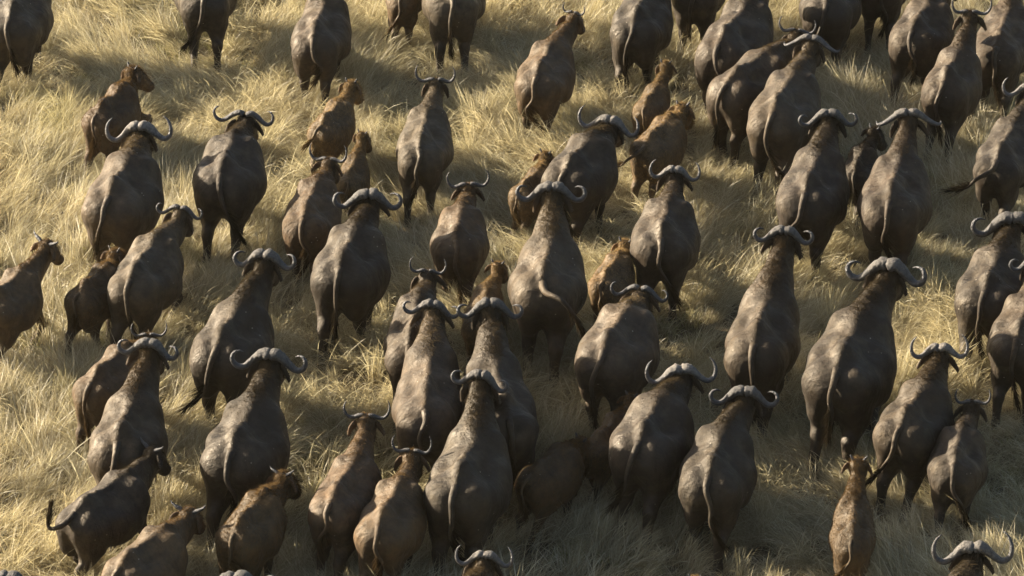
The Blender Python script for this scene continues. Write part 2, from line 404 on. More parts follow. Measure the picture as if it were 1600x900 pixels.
def build_ground():
    gx = np.concatenate([[-400, -200, -90, -40], np.linspace(-18, 18, 110), [40, 90, 200, 400]])
    gy = np.concatenate([[-200, -60, 0, 10], np.linspace(28, 70, 130), [90, 160, 350, 700]])
    X, Y = np.meshgrid(gx, gy, indexing='ij')
    near = (np.abs(X) <= 18.01) & (Y >= 27.9) & (Y <= 70.1)
    Z = np.where(near, height(X, Y), 0.0)
    v = np.stack([X, Y, Z], -1).reshape(-1, 3)
    nx, ny = len(gx), len(gy)
    idx = np.arange(nx * ny).reshape(nx, ny)
    f = np.stack([idx[:-1, :-1], idx[1:, :-1], idx[1:, 1:], idx[:-1, 1:]], -1).reshape(-1, 4)
    o = link('ground', make_mesh('ground', v, f, M_GROUND))
    o['kind'] = 'structure'
    return o


build_ground()


# ------------------------------------------------------------------ grass: tufts laid out by a flow field
def tuft_mesh(name, rng, n, hmin, hmax, spread, lean, width, green=0.0, radius=0.11, stiff=0.0):
    """One tuft of n blades that droop mostly towards +X."""
    V, F3, up, tone, gr = [], [], [], [], []
    for b in range(n):
        r = radius * math.sqrt(rng.random())
        a = rng.random() * 2 * math.pi
        p = np.array([r * math.cos(a), r * math.sin(a), -0.03])
        az = rng.normal(0, spread)
        L = hmin + (hmax - hmin) * rng.random() ** 0.8
        t0 = abs(rng.normal(lean * 0.45, 0.18))
        t1 = t0 + abs(rng.normal(lean, 0.35)) * (1 - stiff)
        segs = 4
        w = width * (0.7 + 0.6 * rng.random())
        tw = rng.random() * math.pi
        tn = float(np.clip(rng.normal(0.42, 0.24), 0, 1))
        if rng.random() < 0.30:
            w *= 1.55
            tn = min(1.0, tn + 0.38)
        g = green * rng.random()
        base = len(V)
        for s in range(segs):
            u = s / segs
            th = t0 + (t1 - t0) * u
            d = np.array([math.sin(th) * math.cos(az), math.sin(th) * math.sin(az), math.cos(th)])
            side = np.cross(d, [math.cos(tw), math.sin(tw), 0.3])
            side /= np.linalg.norm(side) + 1e-6
            ww = w * (1 - 0.65 * u) * 0.5
            V.append(p - side * ww)
            V.append(p + side * ww)
            up += [u, u]
            p = p + d * (L / segs)
            az += rng.normal(0, 0.06)
        V.append(p)
        up.append(1.0)
        k = 2 * segs + 1
        tone += [tn] * k
        gr += [g] * k
        for s in range(segs - 1):
            i = base + 2 * s
            F3 += [(i, i + 1, i + 3), (i, i + 3, i + 2)]
        i = base + 2 * (segs - 1)
        F3.append((i, i + 1, i + 2))
    me = make_mesh(name, V, F3, M_GRASS, smooth=False)
    for nm, arr in (('up', up), ('tone', tone), ('green', gr)):
        at = me.attributes.new(nm, 'FLOAT', 'POINT')
        at.data.foreach_set('value', np.asarray(arr, dtype=np.float32))
    return me


def flow(x, y):
    """Direction in which the grass has been combed, radians from +X."""
    return (1.5 * np.sin(0.42 * x + 0.23 * y) + 1.2 * np.sin(0.31 * y - 0.77 * x + 2.0)
            + 0.8 * np.sin(1.3 * x + 0.9 * y + 0.7) - 0.6)


def lowfreq(x, y, a, b, c):
    return (np.sin(a * x + 0.6 * b * y + c) + np.sin(0.7 * b * x - a * y + 2.1 * c) + np.sin(1.9 * a * x + 1.4 * b * y - c)) / 3


def build_grass():
    rng = np.random.default_rng(5)
    col = bpy.data.collections.new('grass_tuft_library')
    kinds = []
    for i in range(10):      # long drooping straw
        kinds.append(tuft_mesh('tuft_%02d' % i, rng, 70, 0.30, 0.68, 0.70, 0.80, 0.0050))
    for i in range(10, 16):  # finer, tangled
        kinds.append(tuft_mesh('tuft_%02d' % i, rng, 75, 0.18, 0.46, 1.4, 0.95, 0.0044, radius=0.15))
    for i in range(16, 19):  # upright pale bunches
        kinds.append(tuft_mesh('tuft_%02d' % i, rng, 70, 0.35, 0.62, 0.9, 0.40, 0.0050, radius=0.07, stiff=0.4))
    for i in range(19, 22):  # short green undergrowth
        kinds.append(tuft_mesh('tuft_%02d' % i, rng, 46, 0.12, 0.30, 2.0, 0.7, 0.0075, green=1.0, radius=0.13))
    for i in range(22, 25):  # single long stray stalks
        kinds.append(tuft_mesh('tuft_%02d' % i, rng, 5, 0.5, 0.85, 1.6, 0.8, 0.0070, radius=0.2))
    for me in kinds:
        o = bpy.data.objects.new(me.name, me)
        col.objects.link(o)
    # positions: dense where the camera looks, thinner around
    pts = []
    N = 40000
    y = rng.uniform(32, 66, N)
    x = rng.uniform(-13, 13, N)
    inner = (np.abs(x) < y * 0.122 + 2.0) & (y > 36.5) & (y < 60)
    keep = inner | (rng.random(N) < 0.45)
    x, y = x[keep], y[keep]
    n = len(x)
    ang = flow(x, y) + rng.normal(0, 0.75, n)
    z = height(x, y)
    patch = lowfreq(x, y, 1.1, 1.7, 0.4)
    sc = (0.86 + 0.20 * patch + rng.normal(0, 0.14, n)).clip(0.45, 1.35)
    # trodden down under each animal and along the track behind it
    tread = np.ones(n)
    for row in HERD:
        hx, hy = math.sin(rad(row[5])), math.cos(rad(row[5]))
        s_, L_ = row[6], 1.25 * row[6] * row[7]
        al = (x - row[3]) * hx + (y - row[4]) * hy
        la = np.abs((x - row[3]) * hy - (y - row[4]) * hx)
        under = (al > -0.35 * s_) & (al < L_ + 0.3) & (la < 0.42 * s_)
        track = (al > -1.6) & (al <= -0.35 * s_) & (la < 0.34 * s_)
        tread = np.where(under, np.minimum(tread, 0.88), tread)
        tread = np.where(track, np.minimum(tread, 0.85), tread)
    u = rng.random(n)
    idx = np.where(u < 0.58, rng.integers(0, 10, n), rng.integers(10, 16, n))
    idx = np.where((u > 0.93), rng.integers(16, 19, n), idx)
    gp = lowfreq(x, y, 0.9, 1.3, 1.9)
    idx = np.where((gp > 0.38) & (rng.random(n) < 0.5), rng.integers(19, 22, n), idx)
    idx = np.where(rng.random(n) < 0.06, rng.integers(22, 25, n), idx)
    me = bpy.data.meshes.new('dry_grass')
    me.vertices.add(n)
    me.vertices.foreach_set('co', np.stack([x, y, z], -1).astype(np.float32).ravel())
    rot = np.stack([rng.normal(0, 0.10, n), rng.normal(0, 0.10, n), ang], -1)
    a = me.attributes.new('rot', 'FLOAT_VECTOR', 'POINT')
    a.data.foreach_set('vector', rot.astype(np.float32).ravel())
    a = me.attributes.new('scl', 'FLOAT_VECTOR', 'POINT')
    s3 = np.stack([sc * 1.1, sc * 1.1, sc * rng.uniform(0.75, 1.1, n) * tread], -1)
    a.data.foreach_set('vector', s3.astype(np.float32).ravel())
    a = me.attributes.new('idx', 'INT', 'POINT')
    a.data.foreach_set('value', idx.astype(np.int32))
    o = link('dry_grass', me)
    o['kind'] = 'stuff'
    o['label'] = 'long dry straw coloured grass covering the ground between the animals'
    o['category'] = 'grass'
    ng = bpy.data.node_groups.new('scatter_tufts', 'GeometryNodeTree')
    ng.interface.new_socket('Geometry', in_out='INPUT', socket_type='NodeSocketGeometry')
    ng.interface.new_socket('Geometry', in_out='OUTPUT', socket_type='NodeSocketGeometry')
    gi, go = ng.nodes.new('NodeGroupInput'), ng.nodes.new('NodeGroupOutput')
    ci = ng.nodes.new('GeometryNodeCollectionInfo')
    ci.inputs['Collection'].default_value = col
    ci.inputs['Separate Children'].default_value = True
    ci.inputs['Reset Children'].default_value = True
    ip = ng.nodes.new('GeometryNodeInstanceOnPoints')
    ip.inputs['Pick Instance'].default_value = True

    def attr(nm, typ):
        nd = ng.nodes.new('GeometryNodeInputNamedAttribute')
        nd.data_type = typ
        nd.inputs['Name'].default_value = nm
        return nd.outputs['Attribute']
    e2r = ng.nodes.new('FunctionNodeEulerToRotation')
    ng.links.new(attr('rot', 'FLOAT_VECTOR'), e2r.inputs[0])
    ng.links.new(gi.outputs[0], ip.inputs['Points'])
    ng.links.new(ci.outputs[0], ip.inputs['Instance'])
    ng.links.new(attr('idx', 'INT'), ip.inputs['Instance Index'])
    ng.links.new(e2r.outputs[0], ip.inputs['Rotation'])
    ng.links.new(attr('scl', 'FLOAT_VECTOR'), ip.inputs['Scale'])
    ng.links.new(ip.outputs[0], go.inputs[0])
    md = o.modifiers.new('scatter', 'NODES')
    md.node_group = ng


build_grass()


# ------------------------------------------------------------------ buffalo: one continuous skin from blended volumes
def smin(a, b, k):
    h = np.clip(0.5 + 0.5 * (b - a) / k, 0, 1)
    return b + (a - b) * h - k * h * (1 - h)


class Field:
    def __init__(self, lo, hi, vox):
        self.lo, self.vox = np.array(lo, float), vox
        self.n = np.ceil((np.array(hi) - self.lo) / vox).astype(int) + 1
        self.ax = [self.lo[i] + vox * np.arange(self.n[i]) for i in range(3)]
        self.F = np.full(self.n, 0.4, dtype=np.float32)

    def block(self, lo, hi):
        i0 = np.clip(((np.array(lo) - self.lo) / self.vox).astype(int) - 1, 0, self.n - 1)
        i1 = np.clip(((np.array(hi) - self.lo) / self.vox).astype(int) + 2, 1, self.n)
        sl = tuple(slice(a, b) for a, b in zip(i0, i1))
        X, Y, Z = (self.ax[i][sl[i]] for i in range(3))
        return sl, X[:, None, None], Y[None, :, None], Z[None, None, :]

    def add(self, sl, d, k):
        self.F[sl] = smin(self.F[sl], d.astype(np.float32), k)

    def cone(self, a, b, ra, rb, k=0.06, sx=1.0):
        a, b = np.array(a, float), np.array(b, float)
        m = max(ra, rb) + k + 0.06
        sl, X, Y, Z = self.block(np.minimum(a, b) - m, np.maximum(a, b) + m)
        ab = b - a
        ab2 = (ab[0] / sx) ** 2 + ab[1] ** 2 + ab[2] ** 2 + 1e-9
        t = np.clip(((X - a[0]) / sx * (ab[0] / sx) + (Y - a[1]) * ab[1] + (Z - a[2]) * ab[2]) / ab2, 0, 1)
        d = np.sqrt(((X - a[0] - ab[0] * t) / sx) ** 2 + (Y - a[1] - ab[1] * t) ** 2
                    + (Z - a[2] - ab[2] * t) ** 2) - (ra + (rb - ra) * t)
        self.add(sl, d * min(1.0, sx), k)

    def ell(self, c, r, k=0.08, cut=False):
        c, r = np.array(c, float), np.array(r, float)
        m = k + 0.06
        sl, X, Y, Z = self.block(c - r - m, c + r + m)
        q = np.sqrt(((X - c[0]) / r[0]) ** 2 + ((Y - c[1]) / r[1]) ** 2 + ((Z - c[2]) / r[2]) ** 2)
        d = ((q - 1) * r.min()).astype(np.float32)
        if cut:
            self.F[sl] = -smin(-self.F[sl], d, k)
        else:
            self.add(sl, d, k)

    def mesh(self):
        """Naive surface nets."""
        F, n = self.F, self.n
        s = F < 0
        nx, ny, nz = n - 1
        cnt = np.zeros((nx, ny, nz), np.int16)
        acc = np.zeros((nx, ny, nz, 3), np.float32)
        edges = [((i, j, k), ax) for ax in range(3) for i in (0, 1) for j in (0, 1) for k in (0, 1)
                 if (i, j, k)[ax] == 0]
        for (o, ax) in edges:
            o2 = list(o)
            o2[ax] = 1
            A = F[o[0]:o[0] + nx, o[1]:o[1] + ny, o[2]:o[2] + nz]
            B = F[o2[0]:o2[0] + nx, o2[1]:o2[1] + ny, o2[2]:o2[2] + nz]
            w = np.nonzero((A < 0) != (B < 0))
            a, b = A[w], B[w]
            t = a / (a - b)
            cnt[w] += 1
            for c in range(3):
                acc[w + (np.full(len(t), c),)] += (t if c == ax else o[c])
        w = np.nonzero(cnt)
        idx = np.full((nx, ny, nz), -1, np.int32)
        idx[w] = np.arange(len(w[0]))
        V = self.lo + self.vox * (np.stack(w, -1) + acc[w] / cnt[w][:, None])
        Q = []
        for ax in range(3):
            u, v = (ax + 1) % 3, (ax + 2) % 3
            A = s
            sl0, sl1 = [slice(1, -1)] * 3, [slice(1, -1)] * 3
            sl0[ax], sl1[ax] = slice(0, -1), slice(1, None)
            a, b = s[tuple(sl0)], s[tuple(sl1)]
            for flip, mask in ((False, a & ~b), (True, ~a & b)):
                p = np.stack(np.nonzero(mask), -1)
                off = np.ones(3, int)
                off[ax] = 0
                p = p + off
                q = []
                for (du, dv) in ((0, 0), (-1, 0), (-1, -1), (0, -1)):
                    r = p.copy()
                    r[:, u] += du
                    r[:, v] += dv
                    q.append(idx[r[:, 0], r[:, 1], r[:, 2]])
                q = np.stack(q, -1)
                Q.append(q[:, ::-1] if flip else q)
        Q = np.concatenate(Q)
        return V, Q[(Q >= 0).all(1)]


PROFILE = np.array([  # y, half width, top, bottom (adult, metres, tail base at y = 0)
    (-0.16, 0.07, 1.12, 0.98), (-0.10, 0.20, 1.21, 0.86), (0.00, 0.29, 1.29, 0.80), (0.14, 0.365, 1.365, 0.75),
    (0.28, 0.415, 1.40, 0.67), (0.44, 0.45, 1.375, 0.59), (0.62, 0.485, 1.355, 0.545), (0.80, 0.485, 1.365, 0.53),
    (0.98, 0.465, 1.405, 0.55), (1.14, 0.435, 1.45, 0.58), (1.27, 0.385, 1.45, 0.64), (1.40, 0.28, 1.36, 0.74),
    (1.50, 0.13, 1.22, 0.86)])
TW = 1.25


def rotx(v, a):
    c, s = math.cos(a), math.sin(a)
    return np.array([v[0], v[1] * c - v[2] * s, v[1] * s + v[2] * c])


def seg(l, a):
    """Leg bone of length l; angle a from straight down, plus is forward."""
    return np.array([0.0, l * math.sin(a), -l * math.cos(a)])


def leg_points(front, x, Ls, swing, lift, leglen):
    """Joint positions hip/shoulder to hoof; the hoof reaches z = 0.05 unless lifted."""
    if front:
        j0 = np.array([x * 0.9, 1.28 * Ls, 0.98])
        bones = [(0.30, -0.38), (0.40, 0.10), (0.32, 0.02), (0.10, 0.25)]
    else:
        j0 = np.array([x, 0.10, 1.02])
        bones = [(0.40, 0.42), (0.42, -0.58), (0.36, 0.05), (0.10, 0.30)]
    angs = [a + swing * w for (l, a), w in zip(bones, (0.8, 1.0, 1.0, 0.7))]
    if lift:
        if front:
            angs[0] += 0.45; angs[1] += 0.35; angs[2] -= 1.2; angs[3] -= 1.2
        else:
            angs[0] += 0.15; angs[1] -= 0.35; angs[2] -= 0.75; angs[3] -= 1.1
    drop = sum(l * math.cos(a) for (l, _), a in zip(bones, angs))
    f = 1.0 if lift else (j0[2] - 0.05) / drop
    pts = [j0]
    for (l, _), a in zip(bones, angs):
        pts.append(pts[-1] + seg(l * f, a))
    return pts


BUILD = {  # girth, belly, limb thickness, head size, voxel, mane hairs
    'bull': dict(g=0.90, limb=1.05, head=1.0, neck=1.08, vox=0.030),
    'cow': dict(g=0.875, limb=0.97, head=0.95, neck=0.92, vox=0.030),
    'young': dict(g=0.80, limb=0.95, head=0.98, neck=0.86, vox=0.032),
    'calf': dict(g=0.65, limb=0.98, head=1.12, neck=0.80, vox=0.036),
}


def build_body(kind, Ls, boss, yaw, gait, girth, rng):
    """Skin of one animal.  Ls stretches the trunk, boss is the top of the head, yaw turns the head (rad, plus right)."""
    b = BUILD[kind]
    hs = b['head']
    P = np.array(boss) + np.array([0, 0, -0.155 * hs])
    pitch = rad(50 + rng.uniform(-8, 8))
    fdir = np.array([math.sin(yaw) * math.cos(pitch), math.cos(yaw) * math.cos(pitch), -math.sin(pitch)])
    lo = np.array([min(-0.72, P[0] - 0.45), -0.62, -0.02])
    hi = np.array([max(0.72, P[0] + 0.45), max(2.0 * Ls, P[1] + 0.62), max(1.65, P[2] + 0.25)])
    f = Field(lo, hi, b['vox'])
    g = b['g'] * girth
    # trunk
    ys = np.linspace(PROFILE[0, 0], PROFILE[-1, 0], 160)
    prof = [np.interp(ys, PROFILE[:, 0], PROFILE[:, i]) for i in (1, 2, 3)]
    ker = np.exp(-np.linspace(-2, 2, 13) ** 2)
    ker /= ker.sum()
    prof = [np.convolve(np.pad(p, 6, mode='edge'), ker, 'valid') for p in prof]
    sl, X, Y, Z = f.block((-0.62, -0.3, 0.4), (0.62, 1.75 * Ls, 1.62))
    yy = np.where(Y > 0, Y / Ls, Y)
    hw = np.interp(yy, ys, prof[0]) * g
    top = np.interp(yy, ys, prof[1])
    bot = np.interp(yy, ys, prof[2])
    if kind == 'calf':
        bot = bot + 0.10
    elif kind == 'young':
        bot = bot + 0.05
    cz = bot + (top - bot) * 0.46
    hu, hd = top - cz, cz - bot
    q = (Z - cz) / np.where(Z > cz, hu, hd)
    px = np.abs(X) / hw
    pu = np.where(Z > cz, np.interp(yy, [0, .28, .5, 1.0, 1.3], [1.28, 1.30, 1.85, 1.95, 1.8]), 2.2)
    r = (px ** pu + np.abs(q) ** pu) ** (1 / pu)
    d = (r - 1) * np.minimum(hw, np.minimum(hu, hd)) * 0.9
    d = np.maximum(d, np.maximum(PROFILE[0, 0] - yy, yy - PROFILE[-1, 0]))
    f.add(sl, d, 0.03)
    # spine ridge, hip and pin bones, hollow of the flank, shoulder blades
    ridge = [(0.02, 1.275), (0.28, 1.40), (0.52, 1.39), (0.78, 1.37), (1.05, 1.42), (1.27, 1.455), (1.40, 1.39)]
    for (ya, za), (yb, zb) in zip(ridge[:-1], ridge[1:]):
        f.cone((0, ya * Ls, za - 0.012), (0, yb * Ls, zb - 0.012), 0.03, 0.03, 0.06)
    bony = rng.uniform(0.7, 1.1)
    for sx in (-1, 1):
        f.ell((sx * 0.115 * g, -0.085, 1.07), (0.05, 0.05, 0.08), 0.08)
        f.ell((sx * 0.33 * g, 0.50 * Ls, 1.275), (0.11, 0.14, 0.10), 0.12, cut=True)
        f.ell((sx * 0.19 * g, 0.07, 0.80), (0.18 * g, 0.215, 0.30), 0.14)
        f.cone((0, 0.27 * Ls, 1.34), (sx * 0.30 * g, 0.26 * Ls, 1.05), 0.05, 0.055 * bony, 0.10)
        f.cone((sx * 0.31 * g, 0.26 * Ls, 0.99), (sx * 0.13 * g, -0.04, 0.95), 0.085, 0.09, 0.14)
        f.ell((sx * 0.27 * g, 1.15 * Ls, 1.09), (0.13, 0.17, 0.33), 0.08)
        # ribs of the barrel
        f.ell((sx * 0.33 * g, 0.70 * Ls, 0.90), (0.17, 0.36, 0.28), 0.12)
    # hind and fore legs
    hooves = []
    lm = b['limb']
    for front, sx, (sw, lf) in ((0, -1, gait[0]), (0, 1, gait[1]), (1, -1, gait[2]), (1, 1, gait[3])):
        p = leg_points(front, sx * (0.205 if not front else 0.205) * g, Ls, sw, lf, 1.0)
        rr = (0.17, 0.115, 0.062, 0.047, 0.052) if front else (0.24, 0.165, 0.072, 0.050, 0.054)
        for i in range(4):
            sxx = 0.8 if i == 0 else 1.0
            f.cone(p[i], p[i + 1], rr[i] * lm, rr[i + 1] * lm, 0.05 if i else 0.08, sxx)
        if not front:
            f.ell(p[2] + np.array([0, -0.02, 0.02]), (0.062 * lm, 0.075 * lm, 0.08 * lm), 0.04)
        hooves.append((p[4], p[3]))
    # neck: deep and narrow, with a crest
    C0 = np.array([0, 1.16 * Ls, 1.12])
    mid = (C0 + P) / 2 + np.array([0, -0.02, 0.0])
    nk = b['neck']
    pts, rs = [], []
    for i in range(7):
        t = i / 6
        pts.append((1 - t) ** 2 * C0 + 2 * t * (1 - t) * mid + t * t * (P + np.array([0, -0.02, -0.13])))
        rs.append(np.interp(t, [0, .3, .6, 1], [0.32, 0.235, 0.17, 0.118]) * nk)
    for i in range(6):
        f.cone(pts[i], pts[i + 1], rs[i], rs[i + 1], 0.10, 0.80)
        f.cone(pts[i] + (0, 0, -0.14 * nk), pts[i + 1] + (0, 0, -0.11 * nk), rs[i] * .8, rs[i + 1] * .8, 0.08, 0.62)
        crest = 0.58 if i < 3 else 0.40
        f.cone(pts[i] + (0, 0, rs[i] * crest), pts[i + 1] + (0, 0, rs[i + 1] * crest), rs[i] * .40, rs[i + 1] * .42, 0.06, 0.8)
    # head
    side = np.array([math.cos(yaw), -math.sin(yaw), 0.0])
    M = P + fdir * 0.43 * hs
    f.cone(P + fdir * 0.02, P + fdir * 0.20 * hs, 0.142 * hs, 0.120 * hs, 0.05)
    f.cone(P + fdir * 0.20 * hs, M, 0.105 * hs, 0.078 * hs, 0.05)
    f.ell(M, (0.088 * hs, 0.088 * hs, 0.075 * hs), 0.04)
    jaw = np.cross(side, fdir)
    f.cone(P + fdir * 0.12 * hs - jaw * 0.07 * hs, M - jaw * 0.035 * hs, 0.085 * hs, 0.052 * hs, 0.06)
    for sx in (-1, 1):
        f.ell(P + fdir * 0.13 * hs + side * sx * 0.10 * hs + jaw * 0.05 * hs, (0.035, 0.045, 0.035), 0.05)  # brows
    V, Q = f.mesh()
    # small irregularities of muscle and fold
    ph = rng.uniform(0, 6.28, 6)
    nrm_amp = 0.008 * (np.sin(V[:, 0] * 21 + ph[0]) * np.sin(V[:, 1] * 14 + ph[1]) + np.sin(V[:, 1] * 9 + V[:, 2] * 12 + ph[2]))
    cen = np.stack([np.zeros(len(V)), V[:, 1], np.full(len(V), 1.0)], -1)
    dirs = V - cen
    dirs /= np.linalg.norm(dirs, axis=1)[:, None] + 1e-6
    V = V + dirs * nrm_amp[:, None]
    return V, Q, dict(P=P, fdir=fdir, side=side, jaw=jaw, hs=hs, hooves=hooves, M=M)


def spline(pts, n):
    pts = np.array(pts, float)
    P = np.vstack([2 * pts[0] - pts[1], pts, 2 * pts[-1] - pts[-2]])
    out, m = [], len(pts) - 1
    for t in np.linspace(0, m, n):
        i = min(int(t), m - 1)
        u = t - i
        a, b, c, d = P[i:i + 4]
        out.append(0.5 * (2 * b + (c - a) * u + (2 * a - 5 * b + 4 * c - d) * u * u + (3 * b - a - 3 * c + d) * u ** 3))
    return np.array(out)


def tube(path, ru, rv, ring=10, refv=(0, 1, 0), rough=None):
    """Tapered tube with elliptical section: ru across, rv along refv. Returns verts, quads, along."""
    n = len(path)
    T = np.gradient(path, axis=0)
    T /= np.linalg.norm(T, axis=1)[:, None] + 1e-9
    V, al = [], []
    ref = np.array(refv, float)
    for i in range(n):
        v = ref - T[i] * np.dot(ref, T[i])
        v /= np.linalg.norm(v) + 1e-9
        u = np.cross(T[i], v)
        for j in range(ring):
            a = 2 * math.pi * j / ring
            m = 1.0 if rough is None else 1.0 + rough[i, j]
            V.append(path[i] + (u * math.cos(a) * ru[i] + v * math.sin(a) * rv[i]) * m)
            al.append(i / (n - 1))
    Q = []
    for i in range(n - 1):
        for j in range(ring):
            k = (j + 1) % ring
            Q.append((i * ring + j, i * ring + k, (i + 1) * ring + k, (i + 1) * ring + j))
    # caps
    for base, flip in ((0, True), ((n - 1) * ring, False)):
        c = len(V)
        V.append(path[0] if flip else path[-1])
        al.append(0 if flip else 1)
        for j in range(0, ring, 2):
            a, b_, d = base + j, base + (j + 1) % ring, base + (j + 2) % ring
            Q.append((c, d, b_, a) if flip else (c, a, b_, d))
    return np.array(V), np.array(Q), np.array(al, dtype=np.float32)


HORN = {  # right horn, half span = 1: (x, y, z), radius across, radius fore and aft
    'curl': [(0.01, 0, -0.05, .17, .26), (0.15, 0, -0.01, .185, .29), (0.32, 0, -0.10, .155, .25), (0.50, -.02, -0.27, .125, .17),
             (0.68, -.05, -0.40, .105, .125), (0.86, -.08, -0.37, .095, .10), (0.96, -.10, -0.21, .080, .08),
             (0.91, -.07, -0.06, .060, .06), (0.78, -.03, -0.02, .036, .036), (0.67, 0, -0.06, .010, .010)],
    'up': [(0.01, 0, -0.05, .16, .25), (0.14, 0, 0.0, .18, .28), (0.30, 0, -0.06, .15, .24), (0.50, -.02, -0.24, .115, .15),
           (0.72, -.05, -0.36, .098, .11), (0.91, -.08, -0.25, .085, .085), (0.97, -.08, -0.02, .068, .068),
           (0.91, -.05, 0.20, .045, .045), (0.79, -.02, 0.34, .010, .010)],
    'cow': [(0.06, 0, -0.10, .11, .17), (0.20, 0, -0.06, .125, .17), (0.40, 0, -0.16, .11, .14), (0.60, -.02, -0.33, .095, .105),
            (0.78, -.05, -0.40, .085, .085), (0.93, -.08, -0.30, .072, .072), (0.97, -.09, -0.13, .056, .056),
            (0.89, -.06, 0.00, .036, .036), (0.77, -.03, 0.02, .010, .010)],
    'lyre': [(0.10, 0, -0.16, .12, .15), (0.28, 0, -0.16, .13, .14), (0.50, 0, -0.24, .115, .12), (0.72, 0, -0.24, .10, .10),
             (0.89, -.02, -0.06, .085, .085), (0.95, -.03, 0.18, .065, .065), (0.91, -.01, 0.40, .038, .038), (0.83, 0, 0.54, .010, .010)],
    'droop': [(0.01, 0, -0.03, .14, .20), (0.18, 0, 0.0, .15, .22), (0.36, 0, -0.08, .13, .19), (0.56, -.02, -0.22, .11, .14),
              (0.76, -.05, -0.33, .09, .105), (0.90, -.04, -0.38, .072, .08), (0.98, .0, -0.36, .045, .045), (1.0, .05, -0.28, .012, .012)],
    'spike': [(0.30, 0, -0.38, .15, .15), (0.48, 0, -0.26, .15, .15), (0.68, -.02, -0.15, .12, .12), (0.88, -.02, 0.0, .075, .075),
              (0.98, 0, 0.16, .012, .012)],
    'stub': [(0.62, 0, -0.55, .22, .22), (0.80, 0, -0.25, .20, .20), (0.95, 0, 0.0, .13, .13), (1.0, 0, 0.16, .03, .03)],
}


def horn_mesh(style, span, sx, rng, head_y):
    h = span / 2
    cp = np.array(HORN[style])
    n = 30 if style in ('curl', 'up', 'droop', 'cow') else 18
    dat = spline(cp, n)
    jit = rng.normal(0, 0.028, 3)
    path = dat[:, :3] * h
    path[:, 0] *= sx
    w = np.linspace(0, 1, n)[:, None]
    path += jit * h * w * 2
    ring = 14 if n == 30 else 10
    ru, rv = np.maximum(dat[:, 3], 0.006) * h * 0.78, np.maximum(dat[:, 4], 0.006) * h * 0.80
    if style in ('curl', 'up', 'droop'):
        amp = 0.15 * np.clip(1 - np.linspace(0, 1, n) / 0.5, 0, 1)
        rg = rng.normal(0, 1, (n, 1)) * 0.6 + rng.normal(0, 1, (n, ring)) * 0.5
        rough = rg * amp[:, None]
    else:
        rough = np.clip(1 - np.linspace(0, 1, n) / 0.4, 0, 1)[:, None] * rng.normal(0, 0.04, (n, ring))
    V, Q, al = tube(path, ru, rv, ring, (0, 1, 0), rough)
    me = make_mesh('horn', V, Q, M_HORN)
    at = me.attributes.new('along', 'FLOAT', 'POINT')
    start = {'cow': 0.22, 'lyre': 0.30, 'spike': 0.45, 'stub': 0.4}.get(style, 0.0)
    at.data.foreach_set('value', (start + (1 - start) * al).astype(np.float32))
    return me


def ear_mesh():
    """Cupped drooping ear along +X with a fringe, base at the origin."""
    V, Q = [], []
    n, m = 9, 7
    rng = np.random.default_rng(3)
    for layer in (0, 1):
        for i in range(n):
            u = i / (n - 1)
            w = 0.085 * math.sin(math.pi * min(1, 0.16 + 0.84 * u) ** 0.85) * (1 - 0.15 * u) + 0.004
            for j in range(m):
                v = -1 + 2 * j / (m - 1)
                cup = 0.055 * (v * v) * (1 - u * 0.4)
                V.append((0.25 * u, w * v, cup - 0.05 * u * u - layer * 0.012))
    for layer in (0, 1):
        for i in range(n - 1):
            for j in range(m - 1):
                a = layer * n * m + i * m + j
                q = (a, a + m, a + m + 1, a + 1)
                Q.append(q if layer == 0 else q[::-1])
    for i in range(n - 1):      # rim
        for j, fl in ((0, False), (m - 1, True)):
            a, b = i * m + j, (i + 1) * m + j
            q = (a, a + n * m, b + n * m, b)
            Q.append(q if not fl else q[::-1])
    for k in range(60):         # fringe hairs
        u = rng.random()
        i = min(int(u * (n - 1)), n - 2)
        j = 0 if rng.random() < 0.6 else m - 1
        p = np.array(V[i * m + j]) + rng.normal(0, 0.006, 3)
        e = p + np.array([0.02, (-0.05 if j == 0 else 0.03), -0.03]) * rng.uniform(0.6, 1.4)
        b = len(V)
        V += [tuple(p), tuple(p + (0.008, 0, 0)), tuple(e + (0.002, 0, 0)), tuple(e)]
        Q.append((b, b + 1, b + 2, b + 3))
    return make_mesh('ear', V, Q, M_HIDE)


def hoof_mesh():
    """Cloven hoof: two toes, base at z = 0, toe to +Y."""
    V, Q = [], []
    for sx in (-1, 1):
        b = len(V)
        for z, r, yo in ((0.0, 1.0, 0.015), (0.035, 0.92, 0.005), (0.085, 0.66, -0.02)):
            for j in range(8):
                a = 2 * math.pi * j / 8
                V.append((sx * 0.034 + 0.031 * r * math.cos(a), yo + (0.068 if math.sin(a) > 0 else 0.05) * r * math.sin(a), z))
        for i in range(2):
            for j in range(8):
                k = (j + 1) % 8
                Q.append((b + i * 8 + j, b + i * 8 + k, b + i * 8 + 8 + k, b + i * 8 + 8 + j))
        for base, o in ((b, (0, 3, 2, 1)), (b + 16, (0, 1, 2, 3))):
            Q += [tuple(base + x for x in o), tuple(base + (x + 3) % 8 for x in o), tuple(base + (x + 0) % 8 for x in [0, 7, 6, 3] if True)][:2]
            Q.append((base + 0, base + 3, base + 6, base + 7) if base != b else (base + 0, base + 7, base + 6, base + 3))
    return make_mesh('hoof', V, Q, M_HOOF)


